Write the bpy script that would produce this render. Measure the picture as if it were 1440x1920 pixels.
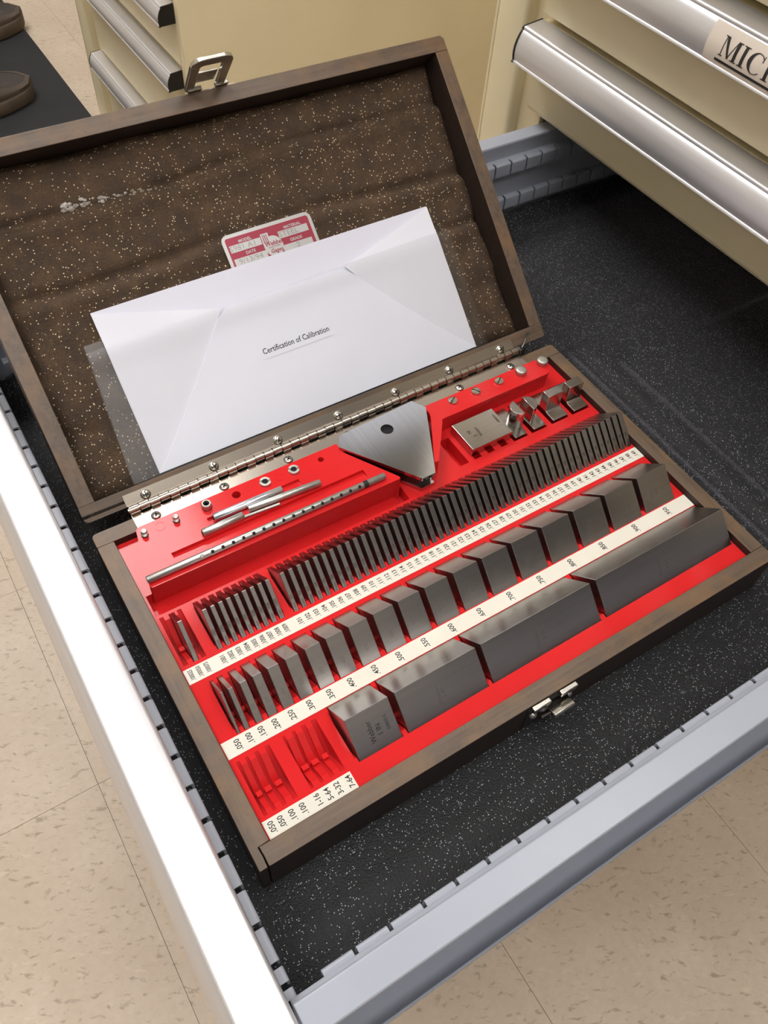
import bpy, bmesh, math, random
from mathutils import Vector, Matrix
random.seed(7)
PI = math.pi
S = 0.0254            # everything below is written in inches, z = 0 at the rim of the wooden case
ZF = 13.2             # the rim stands 13.2 in above the floor
scene = bpy.context.scene
COL = scene.collection
for o in list(bpy.data.objects): bpy.data.objects.remove(o)

def W(p): return Vector((p[0]*S, p[1]*S, (p[2]+ZF)*S))

# ------------------------------------------------------------------ camera
R = ((0.84715247, -0.52857073, 0.05427407), (-0.39543144, -0.69538219, -0.60006465), (0.35491783, 0.48688458, -0.79810823))
cd = bpy.data.cameras.new('camera'); cam = bpy.data.objects.new('camera', cd); COL.objects.link(cam)
cd.sensor_fit = 'VERTICAL'; cd.sensor_height = 24.0; cd.sensor_width = 18.0
cd.lens = 1555.335*24.0/1920.0
cd.clip_start = 0.02; cd.clip_end = 60
m = Matrix([[R[0][i], -R[1][i], -R[2][i]] for i in range(3)]).to_4x4()
m.translation = W((-0.83096, -3.91028, 15.80891)); cam.matrix_world = m
scene.camera = cam
# ------------------------------------------------------------------ world, exposure
w = bpy.data.worlds.new('world'); scene.world = w; w.use_nodes = True
bg = w.node_tree.nodes['Background']; bg.inputs[0].default_value = (0.9, 0.95, 1.0, 1); bg.inputs[1].default_value = 0.3
scene.view_settings.view_transform = 'Standard'; scene.view_settings.look = 'None'
scene.view_settings.exposure = 0.0; scene.view_settings.gamma = 1.0; scene.view_settings.use_curve_mapping = False
LIGHT_STRENGTH = 9.5
CEIL = 83.0           # ceiling height above the rim
# ceiling troffers, the last two added to fill the front and right: (x0, x1, y0, y1, strength factor)
LIGHTS = [(-29, 19, 57, 83, 1.5), (43, 91, 68, 92, 0.11), (-38, -14, -14, 34, 0.85), (-20, 28, -43, -19, 0.85), (24, 72, -8, 16, 0.7)]

# ------------------------------------------------------------------ node helpers
def srgb(r, g, b):
    f = lambda c: (c/255/12.92) if c/255 <= 0.04045 else ((c/255+0.055)/1.055)**2.4
    return (f(r), f(g), f(b), 1.0)
class NM:
    def __init__(s, name):
        s.m = bpy.data.materials.new(name); s.m.use_nodes = True
        s.n = s.m.node_tree.nodes; s.l = s.m.node_tree.links; s.n.clear()
        s.out = s.n.new('ShaderNodeOutputMaterial'); s.b = s.n.new('ShaderNodeBsdfPrincipled')
        s.l.new(s.b.outputs[0], s.out.inputs[0]); s._tc = None
    def tc(s, scale=(1, 1, 1), rot=(0, 0, 0)):
        if s._tc is None: s._tc = s.n.new('ShaderNodeTexCoord')
        mp = s.n.new('ShaderNodeMapping'); mp.inputs['Scale'].default_value = scale; mp.inputs['Rotation'].default_value = rot
        s.l.new(s._tc.outputs['Object'], mp.inputs['Vector']); return mp.outputs[0]
    def noise(s, vec, scale, detail=4, rough=0.6, out='Fac'):
        n = s.n.new('ShaderNodeTexNoise'); n.inputs['Scale'].default_value = scale
        n.inputs['Detail'].default_value = detail; n.inputs['Roughness'].default_value = rough
        s.l.new(vec, n.inputs['Vector']); return n.outputs[out]
    def voro(s, vec, scale, out='Distance', feature='F1', rnd=1.0):
        n = s.n.new('ShaderNodeTexVoronoi'); n.feature = feature; n.inputs['Scale'].default_value = scale
        n.inputs['Randomness'].default_value = rnd
        s.l.new(vec, n.inputs['Vector']); return n.outputs[out]
    def ramp(s, fac, stops):
        r = s.n.new('ShaderNodeValToRGB'); el = r.color_ramp.elements
        while len(el) < len(stops): el.new(0.5)
        for e, (p, c) in zip(el, stops):
            e.position = p; e.color = c if len(c) == 4 else (*c, 1)
        s.l.new(fac, r.inputs[0]); return r.outputs[0]
    def math(s, op, a, b=None, clamp=False):
        n = s.n.new('ShaderNodeMath'); n.operation = op; n.use_clamp = clamp
        for i, v in enumerate((a, b)):
            if v is None: continue
            if isinstance(v, (int, float)): n.inputs[i].default_value = v
            else: s.l.new(v, n.inputs[i])
        return n.outputs[0]
    def mix(s, fac, a, b):
        n = s.n.new('ShaderNodeMix'); n.data_type = 'RGBA'
        for i, v in ((0, fac), (6, a), (7, b)):
            if isinstance(v, (int, float)): n.inputs[i].default_value = v
            elif isinstance(v, tuple): n.inputs[i].default_value = v
            else: s.l.new(v, n.inputs[i])
        return n.outputs[2]
    def set(s, **k):
        for key, v in k.items():
            i = s.b.inputs[key.replace('_', ' ')]
            if isinstance(v, (int, float, tuple)): i.default_value = v
            else: s.l.new(v, i)
        return s
    def bump(s, h, strength=0.3, dist=0.001):
        n = s.n.new('ShaderNodeBump'); n.inputs['Strength'].default_value = strength; n.inputs['Distance'].default_value = dist
        s.l.new(h, n.inputs['Height']); s.l.new(n.outputs[0], s.b.inputs['Normal']); return s
M = {}
def simple(name, col, rough=0.5, metal=0.0, spec=0.5, var=0.0, vscale=60, bump=0.0, bscale=400):
    k = NM(name); k.set(Roughness=rough, Metallic=metal); k.b.inputs['Specular IOR Level'].default_value = spec
    if var > 0:
        f = k.noise(k.tc(), vscale, 5)
        lo = tuple(c*(1-var) for c in col[:3])+(1,); hi = tuple(min(1, c*(1+var)) for c in col[:3])+(1,)
        k.set(Base_Color=k.ramp(f, [(0.3, lo), (0.7, hi)]))
    else: k.set(Base_Color=tuple(col))
    if bump > 0: k.bump(k.noise(k.tc(), bscale, 3), bump, 0.0004)
    M[name] = k.m; return k
# ------------------------------------------------------------------ materials
simple('red_plastic', srgb(211, 38, 40), 0.14, spec=0.3, var=0.05, vscale=30, bump=0.03, bscale=150)
simple('strip_white', srgb(224, 219, 205), 0.3, var=0.03, vscale=40)
simple('print_black', srgb(38, 36, 36), 0.6)
simple('etch', srgb(30, 27, 25), 0.7)  # engraved marks, also the painted shade of the front clasp plate
simple('etch_faint', srgb(150, 146, 142), 0.5, metal=1.0)
simple('etch_pale', srgb(150, 146, 140), 0.35, metal=0.9)
simple('cream_paint', srgb(232, 219, 184), 0.38, var=0.03, vscale=12, bump=0.05, bscale=300)
simple('grey_paint', srgb(163, 167, 178), 0.32, var=0.03, vscale=20, bump=0.04, bscale=300)
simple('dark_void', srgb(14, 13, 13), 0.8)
simple('black_plastic', srgb(16, 16, 17), 0.4)
simple('paper_single', srgb(221, 220, 232), 0.65, var=0.015, vscale=25)
simple('paper_double', srgb(231, 231, 240), 0.65, var=0.015, vscale=25)
simple('paper_white', srgb(238, 240, 250), 0.65, var=0.015, vscale=25)
simple('label_paper', srgb(222, 210, 196), 0.5, var=0.02)
simple('plate_red', srgb(158, 54, 72), 0.35, metal=0.3)
simple('plate_silver', srgb(186, 184, 182), 0.38, metal=0.75)
simple('wire', srgb(120, 118, 112), 0.35, metal=0.9)
simple('dull_steel', srgb(186, 184, 178), 0.36, metal=0.95, var=0.12, vscale=300, bump=0.12, bscale=900)
simple('knob_steel', srgb(196, 194, 186), 0.42, metal=0.85, var=0.06, vscale=300)
simple('bright_rod', srgb(214, 216, 224), 0.25, metal=0.95, var=0.05, vscale=200)
simple('screw_steel', srgb(205, 200, 190), 0.22, metal=1.0, var=0.08, vscale=400)
simple('mat_black', srgb(24, 25, 27), 0.75, var=0.25, vscale=18, bump=0.2, bscale=250)
simple('shoe_upper', srgb(74, 62, 52), 0.75, var=0.25, vscale=35, bump=0.3, bscale=300)
simple('shoe_vamp', srgb(52, 46, 42), 0.6, var=0.25, vscale=30, bump=0.2, bscale=200)
simple('shoe_sole', srgb(92, 78, 64), 0.8, var=0.2, vscale=60)
simple('wall_paint', srgb(196, 190, 178), 0.7, var=0.02)
simple('wall_grey', srgb(62, 61, 60), 0.7)
simple('reflector_paint', srgb(186, 182, 176), 0.5)
simple('ceiling_tile', srgb(165, 162, 156), 0.9, var=0.05, vscale=90)

def brushed(name, col, rough, axis=1, streak=0.12, fine=700, metal=1.0):
    k = NM(name); sc = [fine]*3; sc[axis] = 10
    f = k.noise(k.tc(tuple(sc)), 1.0, 2)
    lo = tuple(c*(1-streak) for c in col[:3])+(1,); hi = tuple(min(1, c*(1+streak)) for c in col[:3])+(1,)
    k.set(Base_Color=k.ramp(f, [(0.3, lo), (0.7, hi)]), Metallic=metal, Roughness=rough)
    M[name] = k.m; return k
brushed('gauge_steel', srgb(172, 168, 165), 0.29, 0, 0.05)
brushed('tri_steel', srgb(190, 190, 194), 0.13, 1, 0.05)
brushed('jaw_steel', srgb(182, 177, 172), 0.19, 0, 0.05)
brushed('nickel', srgb(186, 176, 164), 0.26, 0, 0.05)
brushed('aluminium', srgb(226, 225, 228), 0.42, 1, 0.03, metal=0.75)

def wood(name, axis):
    k = NM(name); sc = [260, 260, 260]; sc[axis] = 16
    f = k.noise(k.tc(tuple(sc)), 1.0, 6, 0.65); g = k.noise(k.tc(), 45, 5); fl = k.noise(k.tc(), 500, 3)
    c = k.ramp(f, [(0.2, srgb(72, 58, 47)), (0.5, srgb(98, 82, 68)), (0.8, srgb(116, 97, 80))])
    c = k.mix(k.ramp(g, [(0.45, (0, 0, 0)), (0.75, (1, 1, 1))]), c, srgb(122, 94, 66))
    c = k.mix(k.ramp(fl, [(0.66, (0, 0, 0)), (0.72, (0.5, 0.5, 0.5))]), c, srgb(52, 42, 34))
    k.set(Base_Color=c, Roughness=0.42).bump(f, 0.25, 0.0005); M[name] = k.m
wood('wood_x', 0); wood('wood_y', 1)
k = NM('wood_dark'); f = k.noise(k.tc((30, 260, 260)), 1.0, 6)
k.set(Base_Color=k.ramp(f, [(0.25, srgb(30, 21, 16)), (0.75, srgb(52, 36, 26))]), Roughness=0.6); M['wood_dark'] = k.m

# brown lining foam of the lid: pale grains with their glint painted in, a worn pale streak
k = NM('brown_foam')
n1 = k.noise(k.tc(), 70, 5); n2 = k.noise(k.tc(), 900, 3)
base = k.ramp(n1, [(0.25, srgb(62, 46, 32)), (0.55, srgb(88, 66, 44)), (0.8, srgb(110, 84, 54))])
base = k.mix(k.ramp(n2, [(0.35, (0, 0, 0)), (0.7, (1, 1, 1))]), k.mix(0.55, base, srgb(38, 28, 20)), base)
vd = k.voro(k.tc(), 760, 'Distance'); vc = k.voro(k.tc(), 760, 'Color')
sep = k.n.new('ShaderNodeSeparateColor'); k.l.new(vc, sep.inputs[0])
glint = k.math('MULTIPLY', k.math('LESS_THAN', vd, 0.3), k.math('GREATER_THAN', sep.outputs[0], 0.82))
glint = k.math('MULTIPLY', glint, k.math('GREATER_THAN', k.noise(k.tc(), 60, 2), 0.38))
col = k.mix(glint, base, srgb(225, 205, 170))
k.set(Base_Color=col, Roughness=0.8).bump(k.noise(k.tc(), 1100, 2), 0.9, 0.0008); M['brown_foam'] = k.m
k = NM('worn_foam'); k.set(Base_Color=k.ramp(k.noise(k.tc(), 500, 3), [(0.3, srgb(120, 100, 70)), (0.6, srgb(205, 200, 196))]), Roughness=0.7)
k.bump(k.noise(k.tc(), 900, 2), 0.9, 0.0008); M['worn_foam'] = k.m
# black pebbled foam of the drawer liner, its glints painted in as pale specks
k = NM('black_foam')
vd = k.voro(k.tc(), 1050, 'Distance'); vc = k.voro(k.tc(), 1050, 'Color')
sep = k.n.new('ShaderNodeSeparateColor'); k.l.new(vc, sep.inputs[0])
glint = k.math('MULTIPLY', k.math('LESS_THAN', vd, 0.3), k.math('GREATER_THAN', sep.outputs[1], 0.80))
base = k.mix(k.ramp(vd, [(0.1, (1, 1, 1)), (0.55, (0, 0, 0))]), srgb(8, 8, 9), srgb(30, 30, 33))
k.set(Base_Color=k.mix(glint, base, srgb(175, 177, 184)), Roughness=0.62, Sheen_Weight=1.0, Sheen_Roughness=0.35, Sheen_Tint=(0.85, 0.84, 0.95, 1))
k.bump(k.math('SUBTRACT', 1.0, vd), 0.5, 0.0008); M['black_foam'] = k.m
# vinyl composition floor tile with elongated flecks
k = NM('floor_tile')
big = k.noise(k.tc(), 9, 5); fine = k.noise(k.tc(), 160, 4)
base = k.ramp(big, [(0.3, srgb(188, 170, 150)), (0.7, srgb(206, 190, 171))])
base = k.mix(k.ramp(fine, [(0.35, (0.25,)*3), (0.65, (0, 0, 0))]), base, srgb(172, 152, 128))
w1 = k.noise(k.tc(), 14, 3, out='Color')
va = k.n.new('ShaderNodeVectorMath'); va.operation = 'MULTIPLY_ADD'; k.l.new(w1, va.inputs[0]); va.inputs[1].default_value = (0.03, 0.03, 0.03)
k.l.new(k.tc((1, 1, 1), (0, 0, 0.5)), va.inputs[2])
mp = k.n.new('ShaderNodeMapping'); mp.inputs['Scale'].default_value = (95, 220, 60); k.l.new(va.outputs[0], mp.inputs['Vector'])
f1 = k.noise(mp.outputs[0], 1.0, 4, 0.6)
col = k.mix(k.ramp(f1, [(0.57, (0, 0, 0)), (0.68, (0.6,)*3)]), base, srgb(136, 118, 97))
mp2 = k.n.new('ShaderNodeMapping'); mp2.inputs['Scale'].default_value = (60, 150, 60); mp2.inputs['Location'].default_value = (3, 5, 1); k.l.new(va.outputs[0], mp2.inputs['Vector'])
f2 = k.noise(mp2.outputs[0], 1.0, 3, 0.5)
col = k.mix(k.ramp(f2, [(0.62, (0, 0, 0)), (0.72, (0.55,)*3)]), col, srgb(212, 192, 168))
k.set(Base_Color=col, Roughness=0.38); k.b.inputs['Specular IOR Level'].default_value = 0.3; M['floor_tile'] = k.m
simple('tile_seam', srgb(110, 96, 80), 0.8)
# clear sleeve
k = NM('clear_film'); k.n.remove(k.b)
tr = k.n.new('ShaderNodeBsdfTransparent'); tr.inputs[0].default_value = (0.93, 0.93, 0.93, 1)
gl = k.n.new('ShaderNodeBsdfGlossy'); gl.inputs['Roughness'].default_value = 0.35; gl.inputs[0].default_value = (0.95, 0.95, 0.95, 1)
mx = k.n.new('ShaderNodeMixShader'); mx.inputs[0].default_value = 0.045
k.l.new(tr.outputs[0], mx.inputs[1]); k.l.new(gl.outputs[0], mx.inputs[2]); k.l.new(mx.outputs[0], k.out.inputs[0]); M['clear_film'] = k.m
def emit(name, strength):
    k = NM(name); k.n.remove(k.b); e = k.n.new('ShaderNodeEmission'); e.inputs[0].default_value = (1.0, 0.985, 0.975, 1)
    e.inputs[1].default_value = strength; k.l.new(e.outputs[0], k.out.inputs[0]); M[name] = k.m

# ------------------------------------------------------------------ mesh builder
ORG = {}
class MB:
    def __init__(s): s.v = []; s.f = []
    def add(s, v, f):
        n = len(s.v); s.v += [tuple(p) for p in v]; s.f += [tuple(i+n for i in q) for q in f]; return s
    def box(s, x0, x1, y0, y1, z0, z1):
        return s.add([(x0, y0, z0), (x1, y0, z0), (x1, y1, z0), (x0, y1, z0), (x0, y0, z1), (x1, y0, z1), (x1, y1, z1), (x0, y1, z1)],
                     [(0, 3, 2, 1), (4, 5, 6, 7), (0, 1, 5, 4), (1, 2, 6, 5), (2, 3, 7, 6), (3, 0, 4, 7)])
    def prism(s, pts, ax, a0, a1):
        n = len(pts)
        def P(p, a): return (a, p[0], p[1]) if ax == 0 else ((p[0], a, p[1]) if ax == 1 else (p[0], p[1], a))
        v = [P(p, a0) for p in pts]+[P(p, a1) for p in pts]
        f = [tuple(range(n)), tuple(range(2*n-1, n-1, -1))]+[(i, (i+1) % n, n+(i+1) % n, n+i) for i in range(n)]
        return s.add(v, f)
    def tube(s, p0, p1, r, n=16, r1=None, caps=True):
        p0 = Vector(p0); p1 = Vector(p1); d = (p1-p0).normalized(); r1 = r if r1 is None else r1
        u = d.orthogonal().normalized(); q = d.cross(u)
        c = [(math.cos(2*PI*i/n), math.sin(2*PI*i/n)) for i in range(n)]
        v = [p0+r*(a*u+b*q) for a, b in c]+[p1+r1*(a*u+b*q) for a, b in c]
        f = [(i, (i+1) % n, n+(i+1) % n, n+i) for i in range(n)]
        if caps: f += [tuple(range(n-1, -1, -1)), tuple(range(n, 2*n))]
        return s.add(v, f)
    def lathe(s, c, prof, n=20, ax=(0, 0, 1)):
        d = Vector(ax).normalized(); u = d.orthogonal().normalized(); q = d.cross(u); c = Vector(c); v = []; f = []
        for r, h in prof:
            v += [c+d*h+r*(math.cos(2*PI*i/n)*u+math.sin(2*PI*i/n)*q) for i in range(n)]
        for j in range(len(prof)-1):
            f += [(j*n+i, j*n+(i+1) % n, (j+1)*n+(i+1) % n, (j+1)*n+i) for i in range(n)]
        f += [tuple(range(n-1, -1, -1)), tuple(range((len(prof)-1)*n, len(prof)*n))]
        return s.add(v, f)
    def path(s, pts, r, n=8, closed=False):
        pts = [Vector(p) for p in pts]; N = len(pts); v = []; f = []
        ref = None
        for i, p in enumerate(pts):
            a = pts[i-1] if (i > 0 or closed) else p; b = pts[(i+1) % N] if (i < N-1 or closed) else p
            d = (b-a).normalized()
            u = d.orthogonal().normalized() if ref is None else (ref-d*ref.dot(d)).normalized(); ref = u; q = d.cross(u)
            v += [p+r*(math.cos(2*PI*k/n)*u+math.sin(2*PI*k/n)*q) for k in range(n)]
        for i in range(N if closed else N-1):
            j = (i+1) % N; f += [(i*n+k, i*n+(k+1) % n, j*n+(k+1) % n, j*n+k) for k in range(n)]
        if not closed: f += [tuple(range(n-1, -1, -1)), tuple(range((N-1)*n, N*n))]
        return s.add(v, f)
    def grid(s, rows):
        n = len(rows[0]); v = [p for r in rows for p in r]
        f = [(i*n+j, i*n+j+1, (i+1)*n+j+1, (i+1)*n+j) for i in range(len(rows)-1) for j in range(n-1)]
        return s.add(v, f)
    def plate(s, loops, z):        # flat face with holes
        bm = bmesh.new(); es = []
        for lp in loops:
            vs = [bm.verts.new((p[0], p[1], z)) for p in lp]
            es += [bm.edges.new((vs[i], vs[(i+1) % len(vs)])) for i in range(len(vs))]
        bmesh.ops.triangle_fill(bm, use_beauty=True, use_dissolve=False, edges=es, normal=(0, 0, 1))
        bm.verts.index_update()
        s.add([v.co[:] for v in bm.verts], [tuple(v.index for v in f.verts) for f in bm.faces]); bm.free(); return s
    def walls(s, lp, z0, z1, lp1=None):
        n = len(lp); lp1 = lp1 or lp
        return s.add([(p[0], p[1], z0) for p in lp]+[(p[0], p[1], z1) for p in lp1], [(i, (i+1) % n, n+(i+1) % n, n+i) for i in range(n)])
    def build(s, name, mat, parent=None, fn=None, smooth=35, bevel=0.0, seg=2, org=None, recalc=True, label=None, kind=None, dark=None):
        o0 = ORG[parent] if parent is not None else (org or (0, 0, 0))
        vs = [fn(p) for p in s.v] if fn else s.v
        me = bpy.data.meshes.new(name)
        me.from_pydata([((p[0]-o0[0])*S, (p[1]-o0[1])*S, (p[2]-o0[2])*S) for p in vs], [], s.f)
        if recalc:
            bm = bmesh.new(); bm.from_mesh(me); bmesh.ops.recalc_face_normals(bm, faces=bm.faces); bm.to_mesh(me); bm.free()
        me.materials.append(M[mat])
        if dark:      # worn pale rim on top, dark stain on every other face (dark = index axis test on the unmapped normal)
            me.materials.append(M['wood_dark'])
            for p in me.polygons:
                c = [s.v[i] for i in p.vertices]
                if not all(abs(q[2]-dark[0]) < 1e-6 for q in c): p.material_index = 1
        if smooth:
            me.shade_smooth(); me.set_sharp_from_angle(angle=math.radians(smooth))
        o = bpy.data.objects.new(name, me); COL.objects.link(o)
        if parent is not None: o.parent = parent
        else: o.location = W(o0)
        ORG[o] = o0
        if bevel > 0:
            b = o.modifiers.new('bevel', 'BEVEL'); b.width = bevel*S; b.segments = seg; b.limit_method = 'ANGLE'; b.angle_limit = math.radians(40)
        if label: o['label'] = label
        if kind: o['kind'] = kind
        return o
def thing(name, label, cat, loc, group=None):
    o = bpy.data.objects.new(name, None); COL.objects.link(o); o.location = W(loc); o.empty_display_size = 0.01
    o['label'] = label; o['category'] = cat; ORG[o] = loc
    if group: o['group'] = group
    return o
def tag(o, label, cat, group=None):
    o['label'] = label; o['category'] = cat
    if group: o['group'] = group
    return o
def part(name, parent, label=None):
    o = bpy.data.objects.new(name, None); COL.objects.link(o); o.parent = parent; o.empty_display_size = 0.01; ORG[o] = ORG[parent]
    if label: o['label'] = label
    return o
def struct(o): o['kind'] = 'structure'; return o
TXT = {}
def text(mb, s, size, pos, fn=None, rot=0.0, align='CENTER', sx=1.0, depth=0.0, shear=0.0, bold=0.0):
    """flat lettering added to mb; pos = centre (x, y, z), letters lie in the x-y plane turned by rot, then fn"""
    key = (s, shear, bold, align)
    if key not in TXT:
        c = bpy.data.curves.new('t', 'FONT'); c.body = s; c.size = 1.0; c.align_x = align; c.align_y = 'CENTER'; c.resolution_u = 2; c.shear = shear; c.offset = bold
        o = bpy.data.objects.new('t', c); COL.objects.link(o)
        dg = bpy.context.evaluated_depsgraph_get(); dg.update()
        me = bpy.data.meshes.new_from_object(o.evaluated_get(dg))
        TXT[key] = ([v.co[:] for v in me.vertices], [tuple(p.vertices) for p in me.polygons])
        bpy.data.objects.remove(o); bpy.data.curves.remove(c); bpy.data.meshes.remove(me)
    v, f = TXT[key]; ca, sa = math.cos(rot), math.sin(rot); out = []
    for p in v:
        x, y = p[0]*size*sx, p[1]*size
        q = (pos[0]+x*ca-y*sa, pos[1]+x*sa+y*ca, pos[2]); out.append(fn(q) if fn else q)
    mb.add(out, f)
def circ(cx, cy, r, n=16, a0=0.0): return [(cx+r*math.cos(a0+2*PI*i/n), cy+r*math.sin(a0+2*PI*i/n)) for i in range(n)]
def arc(cx, cy, r, a0, a1, n=6): return [(cx+r*math.cos(math.radians(a0+(a1-a0)*i/n)), cy+r*math.sin(math.radians(a0+(a1-a0)*i/n))) for i in range(n+1)]
def rrect(x0, x1, y0, y1, r, n=4):
    return arc(x0+r, y0+r, r, 180, 270, n)+arc(x1-r, y0+r, r, 270, 360, n)+arc(x1-r, y1-r, r, 0, 90, n)+arc(x0+r, y1-r, r, 90, 180, n)

# ================================================================== room
X0, X1, Y0, Y1 = -56.74, 96.26, -45.29, 107.71
fl = struct(MB().box(X0, X1, Y0, Y1, -ZF-2, -ZF-0.13).build('floor', 'tile_seam', org=(0, 0, -ZF)))
g = 0.007
tile_mb = MB().prism([(g, g), (9-g, g), (9-g, 9-g), (g, 9-g)], 2, -0.13, 0.0)
t0 = None
nx = round((X1-X0)/9); ny = round((Y1-Y0)/9)
cnt = 0
for i in range(nx):
    for j in range(ny):
        x = X0+9*i; y = Y0+9*j
        if t0 is None:
            t0 = MB().add([(p[0], p[1], p[2]-ZF) for p in tile_mb.v], tile_mb.f).build('floor_tile', 'floor_tile', parent=fl, smooth=0); t = t0
        else: t = t0.copy(); COL.objects.link(t); t.parent = fl
        t.location = (x*S, y*S, random.uniform(-0.006, 0)*S); cnt += 1
struct(MB().box(X0-4, X0, Y0, Y1, -ZF, CEIL).build('wall_left', 'wall_paint', org=(X0, 0, -ZF)))
struct(MB().box(X1, X1+4, Y0, Y1, -ZF, CEIL).build('wall_right', 'wall_paint', org=(X1, 0, -ZF)))
struct(MB().box(X0-4, X1+4, Y1, Y1+4, -ZF, CEIL).build('wall_back', 'wall_paint', org=(0, Y1, -ZF)))
struct(MB().box(X0-4, X1+4, Y0-4, Y0, -ZF, CEIL).build('wall_front', 'wall_grey', org=(0, Y0, -ZF)))
dr = struct(MB().box(-14, 22, Y0+.05, Y0+1.4, -ZF+.2, 67).build('reflector_door', 'reflector_paint', org=(4, Y0+1, -ZF), bevel=.1))  # unseen pale door, added so the steel blocks have something bright to reflect
MB().box(-17.5, -14.1, Y0+.02, Y0+2, -ZF+.02, 70.5).box(22.1, 25.5, Y0+.02, Y0+2, -ZF+.02, 70.5).box(-14.1, 22.1, Y0+.02, Y0+2, 67.1, 70.5).build('reflector_frame', 'wall_grey', dr, bevel=.1)
MB().tube((19, Y0+1.4, 24), (19, Y0+3.2, 24), .4).lathe((19, Y0+3.2, 24), [(.5, 0), (1.1, .3), (1.2, .9), (.8, 1.4), (.1, 1.5)], 20, (0, 1, 0)).build('reflector_knob', 'nickel', dr)
struct(MB().box(X0-4, X1+4, Y0-4, Y1+4, CEIL, CEIL+3).build('ceiling', 'ceiling_tile', org=(0, 0, CEIL)))
for i, (a, b, c, d, s) in enumerate(LIGHTS):
    emit('lamp_%d' % i, LIGHT_STRENGTH*s)
    t = thing('ceiling_light', 'fluorescent troffer in the ceiling, %s' % ['above the aisle beyond the open lid', 'above the gap between the two cabinets', 'above the aisle left of the open drawer', 'added behind the camera to light the front wall', 'added above the right cabinet to brighten the cream panels'][i], 'ceiling light', ((a+b)/2, (c+d)/2, CEIL))
    MB().box(a-1, a, c-1, d+1, CEIL-.6, CEIL-.01).box(b, b+1, c-1, d+1, CEIL-.6, CEIL-.01).box(a, b, c-1, c, CEIL-.6, CEIL-.01).box(a, b, d, d+1, CEIL-.6, CEIL-.01).build('frame', 'plate_silver', t)
    MB().box(a, b, c, d, CEIL-.4, CEIL-.2).build('diffuser', 'lamp_%d' % i, t)

# ================================================================== cabinets
# aluminium drawer handle: profile (dx from the panel face, dz from the back of its flat top)
HP = [(.07, -.35), (.075, -.12), (.05, -.03), (0.0, 0.0), (-.62, -.07), (-.69, -.075), (-.735, -.10), (-.75, -.14), (-.74, -.185), (-.765, -.20), (-.83, -.30), (-.90, -.45), (-.95, -.62), (-.965, -.80), (-.95, -.95), (-.93, -1.04), (-.965, -1.07), (-.97, -1.11), (-.93, -1.13), (-.86, -1.09), (-.85, -.95), (-.86, -.8), (-.82, -.5), (-.72, -.25), (-.6, -.16), (-.02, -.12), (.03, -.35)]
def face_dx(dz):
    pts = HP[9:16]
    for (a, b), (c, d) in zip(pts, pts[1:]):
        if d <= dz <= b: return a+(c-a)*(b-dz)/(b-d)
    return pts[0][0] if dz > pts[0][1] else pts[-1][0]
def handle(parent, xp, zb, y0, y1, k_=1.0):
    h = MB().prism([(xp+dx*k_, zb+dz*k_) for dx, dz in HP], 1, y0, y1).build('handle', 'aluminium', parent, smooth=50)
    for y, e in ((y0, -1), (y1, 1)):
        pr = [(xp+dx*1.02*k_, zb+dz*k_) for dx, dz in HP[3:20]]+[(xp, zb-1.05*k_)]
        MB().prism(pr, 1, y if e > 0 else y-.07, y+.07 if e > 0 else y).build('end_cap', 'black_plastic', parent, smooth=40)
    return h
def front_panel(parent, xp, z0, z1, y0, y1, th=.75, r=.34):
    # sheet-metal front, rolled under at the bottom
    pr = [(xp+th, z1), (xp, z1), (xp, z0+r)]+[(xp+r-r*math.cos(a), z0+r-r*math.sin(a)) for a in [PI/2*i/6 for i in range(1, 7)]]+([(xp+th, z0)] if th > .34 else [(xp+.34, z0+.04), (xp+th, z0+.34)])
    return MB().prism(pr, 1, y0, y1).build('front_panel', 'cream_paint', parent, smooth=40)
def cabinet(label, X, ya, yb, ztop, depth, drawers, hy0, hy1, posts, hk=1.0):
    c = thing('drawer_cabinet', label, 'cabinet', (X, (ya+yb)/2, -ZF))
    MB().box(X+.02, X+depth, yb-.12, yb, -ZF+.02, ztop).build('side_panel', 'cream_paint', c, bevel=.03)
    MB().box(X+.02, X+depth, ya, ya+.12, -ZF+.02, ztop).build('side_panel', 'cream_paint', c, bevel=.03)
    MB().box(X+depth-.1, X+depth, ya+.12, yb-.12, -ZF+.02, ztop).build('back_panel', 'cream_paint', c)
    MB().box(X-.1, X+depth, ya, yb, ztop, ztop+.6).build('top_panel', 'cream_paint', c, bevel=.06)
    MB().box(X+.4, X+depth-.1, ya+.12, yb-.12, -ZF+.02, -ZF+2.2).build('base', 'cream_paint', c)
    for (p0, p1) in posts:
        if p1-p0 < .8:
            MB().box(X, X+.6, p0+.001, p1, -ZF+.02, ztop).build('corner_post', 'cream_paint', c, bevel=.08, seg=3); continue
        MB().prism([(p, q) for p, q in [(X+.55, p0), (X+.12, p0), (X+.03, p0+.06), (X, p0+.18), (X, p1-.3), (X+.06, p1-.1), (X+.2, p1), (X+.55, p1)]], 2, -ZF+.02, ztop).build('corner_post', 'cream_paint', c, smooth=60)
    # recessed uprights beside the drawers
    MB().box(X+.45, X+.6, hy1-.3, posts[-1][0]+.05, -ZF+2.2, ztop).build('frame_upright', 'cream_paint', c)
    MB().box(X+.45, X+.6, posts[0][1]-.05, hy0+.3, -ZF+2.2, ztop).build('frame_upright', 'cream_paint', c)
    for (z0, z1) in drawers:
        d = part('drawer', c)
        front_panel(d, X, z0 if z0 == 1.85 else z0+.07, z1-.06, hy0, hy1, r=.34 if z0 == 1.85 else .05)
        MB().box(X+.8, X+depth-3, hy0+.6, hy1-.6, z0+.3, z1-.6).build('drawer_body', 'grey_paint', d)
        handle(d, X, z1, hy0+.04, hy1-.04, hk)
    return c
CX = 18.5
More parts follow.
